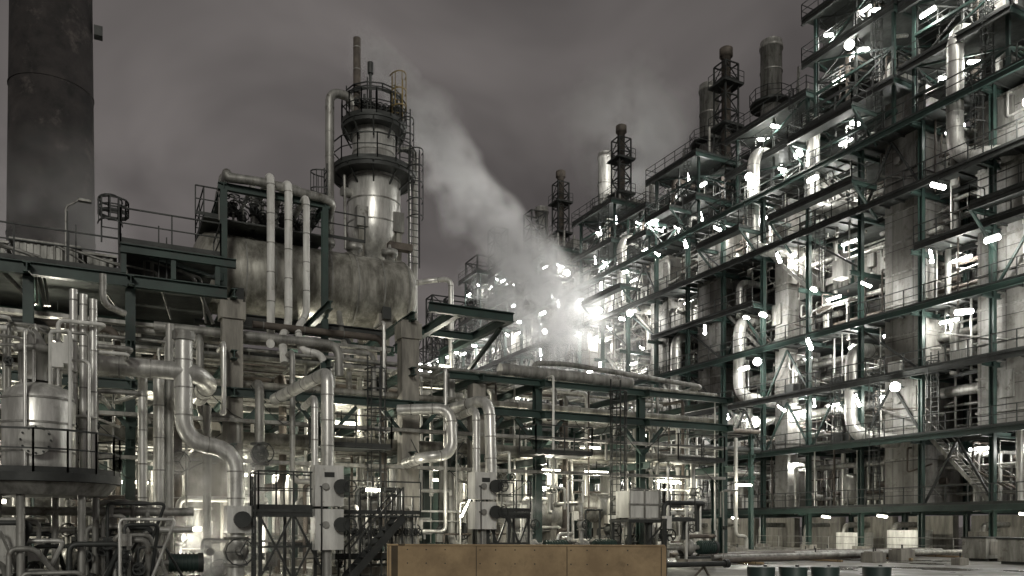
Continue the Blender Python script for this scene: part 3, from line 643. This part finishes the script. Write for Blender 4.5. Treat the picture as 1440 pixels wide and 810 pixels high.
def pump(x,y,s=1):
    b=B(); b.box(x-.3*s,x+1.6*s,y-.4*s,y+.4*s,0,.25*s,'conc'); b.box(x-.2*s,x+1.5*s,y-.3*s,y+.3*s,.25*s,.35*s,'dark')
    b.cyl((x+.6*s,y,.75*s),(x+1.45*s,y,.75*s),.28*s,'green',18); b.cyl((x+1.45*s,y,.75*s),(x+1.6*s,y,.75*s),.31*s,'dark',18)
    for i in range(7): b.cyl((x+(.65+.11*i)*s,y,.75*s),(x+(.68+.11*i)*s,y,.75*s),.315*s,'green',18)
    b.cyl((x+.3*s,y,.75*s),(x+.6*s,y,.75*s),.1*s,'alud',10); b.lathe((x-.15*s,y,.75*s),(x+.3*s,y,.75*s),[(0,.2*s),(.1*s,.34*s),(.3*s,.34*s),(.45*s,.2*s)],'alud',18)
    b.pipe([(x,y,.95*s),(x,y,2.4*s),(x,y+2,2.4*s)],.08*s,'alud',12,fl=True); b.pipe([(x-.15*s,y,.75*s),(x-1.0*s,y,.75*s),(x-1.0*s,y+1.5,.75*s)],.1*s,'alud',12,fl=True); b.valve((x,y,1.6*s),.09*s,'alud')
    b.build('process_pump')
for x,y,s in [(1.0,24.2,.9),(8.0,28,1),(10.2,28.3,1),(14.8,27.5,1.1),(17.2,27.6,1.1),(23,28,1.0),(-1,26.5,1)]: pump(x,y,s)
for (x0,y,z,l,r) in [(6.5,31.5,2.3,5,.55),(14.2,32,2.2,5,.6),(20,32.5,2.6,4.5,.6),(-5,31,2.2,5,.6)]:
    b=B(); b.lathe((x0,y,z),(x0+l,y,z),[(0,.02),(.1,r*.7),(.3,r),(.8,r),(.81,r*1.2),(.95,r*1.2),(.96,r),(l-.4,r),(l-.1,r*.7),(l,.02)],'alud',24)
    for x in (x0+1.4,x0+l-1.0): b.box(x-.15,x+.15,y-r*.8,y+r*.8,0,z-r*.6,'conc')
    b.pipe([(x0+.5,y,z+r*.8),(x0+.5,y,z+r+1.2),(x0+.5,y+2,z+r+1.2)],.14,'alu',12,fl=True); b.pipe([(x0+l-1,y,z+r*.8),(x0+l-1,y,z+r+1.6)],.14,'alu',12,fl=True)
    b.build('heat_exchanger')
for (x,y,h,r) in [(12.9,31,4.4,.5),(16.6,33,3.8,.6),(3.0,31.5,4,.4),(22.3,33,4.2,.5)]:
    b=B(); b.lathe((x,y,.6),(x,y,.6+h),[(0,.05),(.1,r*.6),(.35,r),(h-.35,r),(h-.1,r*.6),(h,.05)],'alud',24)
    for a in range(3): an=a*2.1; b.beam((x+r*.8*math.cos(an),y+r*.8*math.sin(an),0),(x+r*.8*math.cos(an),y+r*.8*math.sin(an),1.2),.12,.12,'dark')
    b.pipe([(x,y,h+.5),(x,y,h+1.1),(x+.9,y,h+1.1),(x+.9,y,.5)],.09,'alu',10); b.build('vertical_drum')
E=empty('process_building'); b=B()
b.box(-14,26,50,60,0,6.2,'panel'); b.box(-14.3,26.3,49.7,60.3,6.2,6.5,'dark')
x=-14
while x<26:
    b.box(x,x+.3,49.8,49.99,0,6.1,'alud')
    if int(x)%2==0: b.box(x+.9,x+2.4,49.9,49.985,1.0,2.6,'dark')
    x+=3.0
for i in range(10): b.lathe((-12+i*4,53,6.5),(-12+i*4,53,8),[(0,.4),(.9,.4),(.91,.6),(1.2,.6),(1.4,.1)],'alud',14)
b.build('building_shell',E); lm=B()
for i in range(6): fixture(lm,(-10+i*6.5,49.3,4.8),(1,0,0),1.1,'tubew',E,300,(1,.95,.78))
lm.build('wall_lamps',E)
E=empty('rear_pipe_rack'); b=B()
for x in range(-12,43,6):
    for y in (44,48): b.ibeam((x,y,0),(x,y,8.4),.28,.28,'green')
    for z in (5.2,6.8,8.2): b.ibeam((x,43.6,z),(x,48.4,z),.2,.26,'green')
for z in (5.5,7.1,8.5):
    for i in range(7):
        r=U(.07,.22); b.pipe([(-14,44.2+i*.6,z+r),(43,44.2+i*.6,z+r)],r,random.choice(['alud','rust','alud','dark']),10,bands=3)
for i in range(40):
    x=U(-10,42); b.pipe([(x,43.6,8),(x,43.6,1),(x+1,43.6,1),(x+1,43.6,0)],U(.04,.15),random.choice(['alu','alud','alud']),10)
b.build('rack_frame_and_pipes',E)
lm=B()
for x in (28,34,40): fixture(lm,(x,42.5,4.6),(1,0,0),1.2,'tubew',E,340,(1,.96,.82),.12)
lm.build('rack_lamps',E)

# ---------------------------------------------------------------- foreground
b=B(); a=Vector((6.5,19.9,0)); c=Vector((12.2,15.7,0)); d=(c-a).normalized(); nrm=Vector((-d.y,d.x,0))
n=3; ln=(c-a).length
b.beam(a+Vector((0,0,.6)),c+Vector((0,0,.6)),.06,1.2,'wood'); b.beam(a+nrm*2.6+Vector((0,0,.58)),c+nrm*2.6+Vector((0,0,.58)),.06,1.16,'wood')
b.beam(a+Vector((0,0,.6))+nrm*.04,a+nrm*2.56+Vector((0,0,.6)),.06,1.18,'wood'); b.beam(c+Vector((0,0,.6))+nrm*.04,c+nrm*2.56+Vector((0,0,.6)),.06,1.18,'wood')
b.beam(a+Vector((0,0,1.222)),c+Vector((0,0,1.222)),.12,.04,'wood')
for i in range(4):
    q=a.lerp(c,(i+.02)/3.06); b.beam(q-nrm*.035,q+Vector((0,0,1.19))-nrm*.035,.012,.012,'dark')
    for zz in (.75,1.1):
        for s_ in (.1,.5,1.0,1.5):
            q2=q+d*s_
            if (q2-a).length<ln: b.cyl(q2+Vector((0,0,zz))-nrm*.032,q2+Vector((0,0,zz))-nrm*.042,.018,'dark',6)
b.build('plywood_excavation_barrier')
b=B(); b.pipe([(10.8,21.5,.42),(19.0,21.0,.42)],.09,'dark',16,fl=True); b.cyl((14,21.32,.42),(14.1,21.31,.42),.17,'dark',16)
for x in (11.6,14.8,18.2): b.beam((x-.3,21.4,0),(x,21.3,.32),.06,.06,'rust'); b.beam((x+.3,21.4,0),(x,21.3,.32),.06,.06,'rust')
b.build('flanged_steel_pipe')
b=B(); b.beam((14.9,19.2,0),(14.9,19.2,1.85),.1,.1,'dark'); b.box(14.7,15.1,19.0,19.4,0,.06,'dark'); b.cyl((14.9,19.2,1.85),(14.9,19.2,1.93),.08,'dark',10); b.build('steel_post')
def drum(x,y):
    b=B(); b.lathe((x,y,0),(x,y,.82),[(0,.29),(.03,.3),(.28,.29),(.3,.305),(.32,.29),(.56,.29),(.58,.305),(.6,.29),(.79,.3),(.82,.29)],'green',20); b.cyl((x+.12,y,.82),(x+.12,y,.85),.04,'dark',8); b.build('steel_drum')
for i in range(3): drum(12.7+i*.62,13.0-.32*i)
drum(15.0,11.9)
for i in range(16):
    x=U(26,42); y=U(20,36); s=U(.35,.75); b=B(); b.box(x,x+s*1.4,y,y+s,0,s*.7,'conc'); b.box(x+.1,x+s*1.4-.1,y+.1,y+s-.1,s*.7,s*.78,'conc'); b.beam((x+.3,y+.2,s*.78),(x+.3,y+.2,s*.78+.2),.05,.05,'dark'); b.build('concrete_block')
b=B()
for i in range(8): y=27+i*.5; b.pipe([(24,y,.2+.12*(i%2)),(43,y+U(-.5,3),.2+.12*(i%2))],.12,random.choice(['rust','dark','alud']),10)
for x in (26,31,36,41): b.beam((x,26.5,.05),(x,32,.05),.15,.1,'wood')
b.build('stacked_steel_pipes')
for x,y in [(38,24),(41,20.5),(36,21)]:
    b=B(); b.box(x,x+1.8,y,y+1.2,.12,1.1,'alud'); b.box(x-.05,x+1.85,y-.05,y+1.25,1.1,1.18,'dark'); b.box(x+.1,x+.4,y+.1,y+1.1,0,.12,'dark'); b.box(x+1.4,x+1.7,y+.1,y+1.1,0,.12,'dark'); b.box(x+.3,x+1.0,y-.03,y-.003,.3,.95,'conc'); b.build('equipment_cabinet')
b=B(); b.rail((43.5,16,0),(43.5,45,0),'alud',1.0,2.2); b.build('safety_railing')
b=B(); b.box(43.8,44.1,15,104,0,.14,'conc'); b.build('kerb')

# ---------------------------------------------------------------- steam
def steam(name,p,q,r0,r1,dens,seed=0,ns=3.0,thr=(.42,.62),dist=.5,det=3,step=2.0,ef0=.5):
    K_=1.7
    p=Vector(p);q=Vector(q);d=q-p;l=d.length/2; rm=max(r0,r1)*K_
    me=bpy.data.meshes.new(name); b=B(); b.box(-1,1,-1,1,-1,1,'dark'); me.from_pydata(b.v,[],b.f)
    ob=bpy.data.objects.new(name,me); scn.collection.objects.link(ob)
    ob.location=(p+q)/2; ob.rotation_mode='QUATERNION'; ob.rotation_quaternion=d.to_track_quat('Z','Y'); ob.scale=(rm,rm,l)
    m=bpy.data.materials.new(name+'_vapour'); m.use_nodes=True; nt=m.node_tree; nt.nodes.clear(); Lk=nt.links.new
    m.cycles.volume_step_rate=step
    out=N(nt,'ShaderNodeOutputMaterial'); vs=N(nt,'ShaderNodeVolumeScatter'); vs.inputs['Color'].default_value=(.98,.975,.96,1); vs.inputs['Anisotropy'].default_value=.1
    Lk(vs.outputs[0],out.inputs['Volume'])
    tc=N(nt,'ShaderNodeTexCoord'); mp=N(nt,'ShaderNodeMapping'); Lk(tc.outputs['Object'],mp.inputs[0]); k=l/rm
    q_=K_/1.4
    mp.inputs['Scale'].default_value=(q_,q_,k*q_); mp.inputs['Location'].default_value=(seed,seed*2,seed)
    n0=N(nt,'ShaderNodeTexNoise'); n0.inputs['Scale'].default_value=ns*.5; n0.inputs['Detail'].default_value=1; Lk(mp.outputs[0],n0.inputs['Vector'])
    sb=N(nt,'ShaderNodeVectorMath',operation='SUBTRACT'); Lk(n0.outputs['Color'],sb.inputs[0]); sb.inputs[1].default_value=(.5,.5,.5)
    sc=N(nt,'ShaderNodeVectorMath',operation='MULTIPLY'); Lk(sb.outputs[0],sc.inputs[0]); sc.inputs[1].default_value=(dist*1.7,dist*1.7,0)
    ad=N(nt,'ShaderNodeVectorMath',operation='ADD'); Lk(tc.outputs['Object'],ad.inputs[0]); Lk(sc.outputs[0],ad.inputs[1])
    sx=N(nt,'ShaderNodeSeparateXYZ'); Lk(ad.outputs[0],sx.inputs[0])
    cb=N(nt,'ShaderNodeCombineXYZ'); Lk(sx.outputs[0],cb.inputs[0]); Lk(sx.outputs[1],cb.inputs[1])
    ln_=N(nt,'ShaderNodeVectorMath',operation='LENGTH'); Lk(cb.outputs[0],ln_.inputs[0])
    rr=N(nt,'ShaderNodeMapRange'); Lk(sx.outputs[2],rr.inputs[0]); rr.inputs['From Min'].default_value=-1; rr.inputs['To Min'].default_value=r0/rm; rr.inputs['To Max'].default_value=r1/rm
    dv=N(nt,'ShaderNodeMath',operation='DIVIDE'); Lk(ln_.outputs['Value'],dv.inputs[0]); Lk(rr.outputs[0],dv.inputs[1])
    fa=N(nt,'ShaderNodeMath',operation='SUBTRACT',use_clamp=True); fa.inputs[0].default_value=1; Lk(dv.outputs[0],fa.inputs[1])
    fp=N(nt,'ShaderNodeMath',operation='POWER'); Lk(fa.outputs[0],fp.inputs[0]); fp.inputs[1].default_value=1.4
    n1=N(nt,'ShaderNodeTexNoise'); n1.inputs['Scale'].default_value=ns; n1.inputs['Detail'].default_value=det; n1.inputs['Roughness'].default_value=.6; Lk(mp.outputs[0],n1.inputs['Vector'])
    mr=N(nt,'ShaderNodeMapRange',interpolation_type='SMOOTHSTEP'); Lk(n1.outputs['Fac'],mr.inputs[0]); mr.inputs['From Min'].default_value=thr[0]; mr.inputs['From Max'].default_value=thr[1]
    mu=N(nt,'ShaderNodeMath',operation='MULTIPLY'); Lk(fp.outputs[0],mu.inputs[0]); Lk(mr.outputs[0],mu.inputs[1])
    ab=N(nt,'ShaderNodeMath',operation='ABSOLUTE'); Lk(sx.outputs[2],ab.inputs[0])
    ef=N(nt,'ShaderNodeMapRange',interpolation_type='SMOOTHSTEP'); Lk(ab.outputs[0],ef.inputs[0]); ef.inputs['From Min'].default_value=ef0; ef.inputs['From Max'].default_value=1; ef.inputs['To Min'].default_value=1; ef.inputs['To Max'].default_value=0
    m2=N(nt,'ShaderNodeMath',operation='MULTIPLY'); Lk(mu.outputs[0],m2.inputs[0]); Lk(ef.outputs[0],m2.inputs[1])
    m3=N(nt,'ShaderNodeMath',operation='MULTIPLY'); Lk(m2.outputs[0],m3.inputs[0]); m3.inputs[1].default_value=dens; Lk(m3.outputs[0],vs.inputs['Density'])
    me.materials.append(m)
steam('steam_plume',(44,69,19),(24.2,85.5,56),6.0,2.8,1.5,1.3,2.4,(.36,.62),.45,4,2.0,.75)
steam('steam_plume',(66,84,34),(54,84,60),6.5,9,.8,7.7,1.7,(.36,.66),.5,3,2.0,.2)
steam('steam_plume',(3.0,26.8,-.8),(2.8,27,4.6),2.1,2.4,1.1,2.2,2)
steam('steam_plume',(14.5,27.5,-.3),(14.5,27.5,3.2),.9,1.2,.9,9.2,2)
steam('steam_plume',(-4,71,8),(-5,70,33),8,8,.25,3.2,1.4,(.36,.66),.5,3,2.0,.2)
steam('steam_haze',(44,56,22),(44,116,22),9,12,.05,5.5,1.2,(.3,.6),.4,1,4.0)

# ---------------------------------------------------------------- world
w=bpy.data.worlds.new('World'); scn.world=w; w.use_nodes=True; nt=w.node_tree; L=nt.links.new; bg=nt.nodes['Background']
tc=N(nt,'ShaderNodeTexCoord'); sx=N(nt,'ShaderNodeSeparateXYZ'); L(tc.outputs['Generated'],sx.inputs[0])
mp=N(nt,'ShaderNodeMapping'); mp.inputs['Scale'].default_value=(1.2,1.2,2.2); mp.inputs['Location'].default_value=(.3,.1,.2); L(tc.outputs['Generated'],mp.inputs[0])
n1=N(nt,'ShaderNodeTexNoise'); n1.inputs['Scale'].default_value=2.0; n1.inputs['Detail'].default_value=4; n1.inputs['Roughness'].default_value=.5; n1.inputs['Distortion'].default_value=.6; L(mp.outputs[0],n1.inputs['Vector'])
cr=N(nt,'ShaderNodeValToRGB'); cr.color_ramp.elements[0].position=.32; cr.color_ramp.elements[1].position=.68
cr.color_ramp.elements[0].color=(.068,.061,.060,1); cr.color_ramp.elements[1].color=(.190,.172,.166,1)
L(n1.outputs['Fac'],cr.inputs[0])
mr=N(nt,'ShaderNodeMapRange'); L(sx.outputs[2],mr.inputs[0]); mr.inputs['From Min'].default_value=0; mr.inputs['From Max'].default_value=.75; mr.inputs['To Min'].default_value=1.35; mr.inputs['To Max'].default_value=.62
vm=N(nt,'ShaderNodeVectorMath',operation='SCALE'); L(cr.outputs[0],vm.inputs[0]); L(mr.outputs[0],vm.inputs['Scale'])
L(vm.outputs[0],bg.inputs['Color']); bg.inputs['Strength'].default_value=1.0
s=bpy.data.lights.new('fill_light','SUN'); s.energy=1.1; s.angle=math.radians(12); s.color=(1,.975,.89)  # added directional fill standing in for unseen floodlights behind the camera
o=bpy.data.objects.new('fill_light',s); scn.collection.objects.link(o)
o.rotation_mode='QUATERNION'; o.rotation_quaternion=Vector((.38,1,-.42)).to_track_quat('-Z','Y')

# ---------------------------------------------------------------- camera
cam=bpy.data.cameras.new('camera'); co=bpy.data.objects.new('camera',cam); scn.collection.objects.link(co)
co.location=(0,0,1.7); co.rotation_euler=(math.radians(90),0,math.radians(-26.97))
cam.lens=28; cam.sensor_width=36; cam.shift_y=335/1440; cam.clip_end=3000; cam.clip_start=.1
scn.camera=co
scn.view_settings.view_transform='Standard'; scn.view_settings.look='None'; scn.view_settings.exposure=0
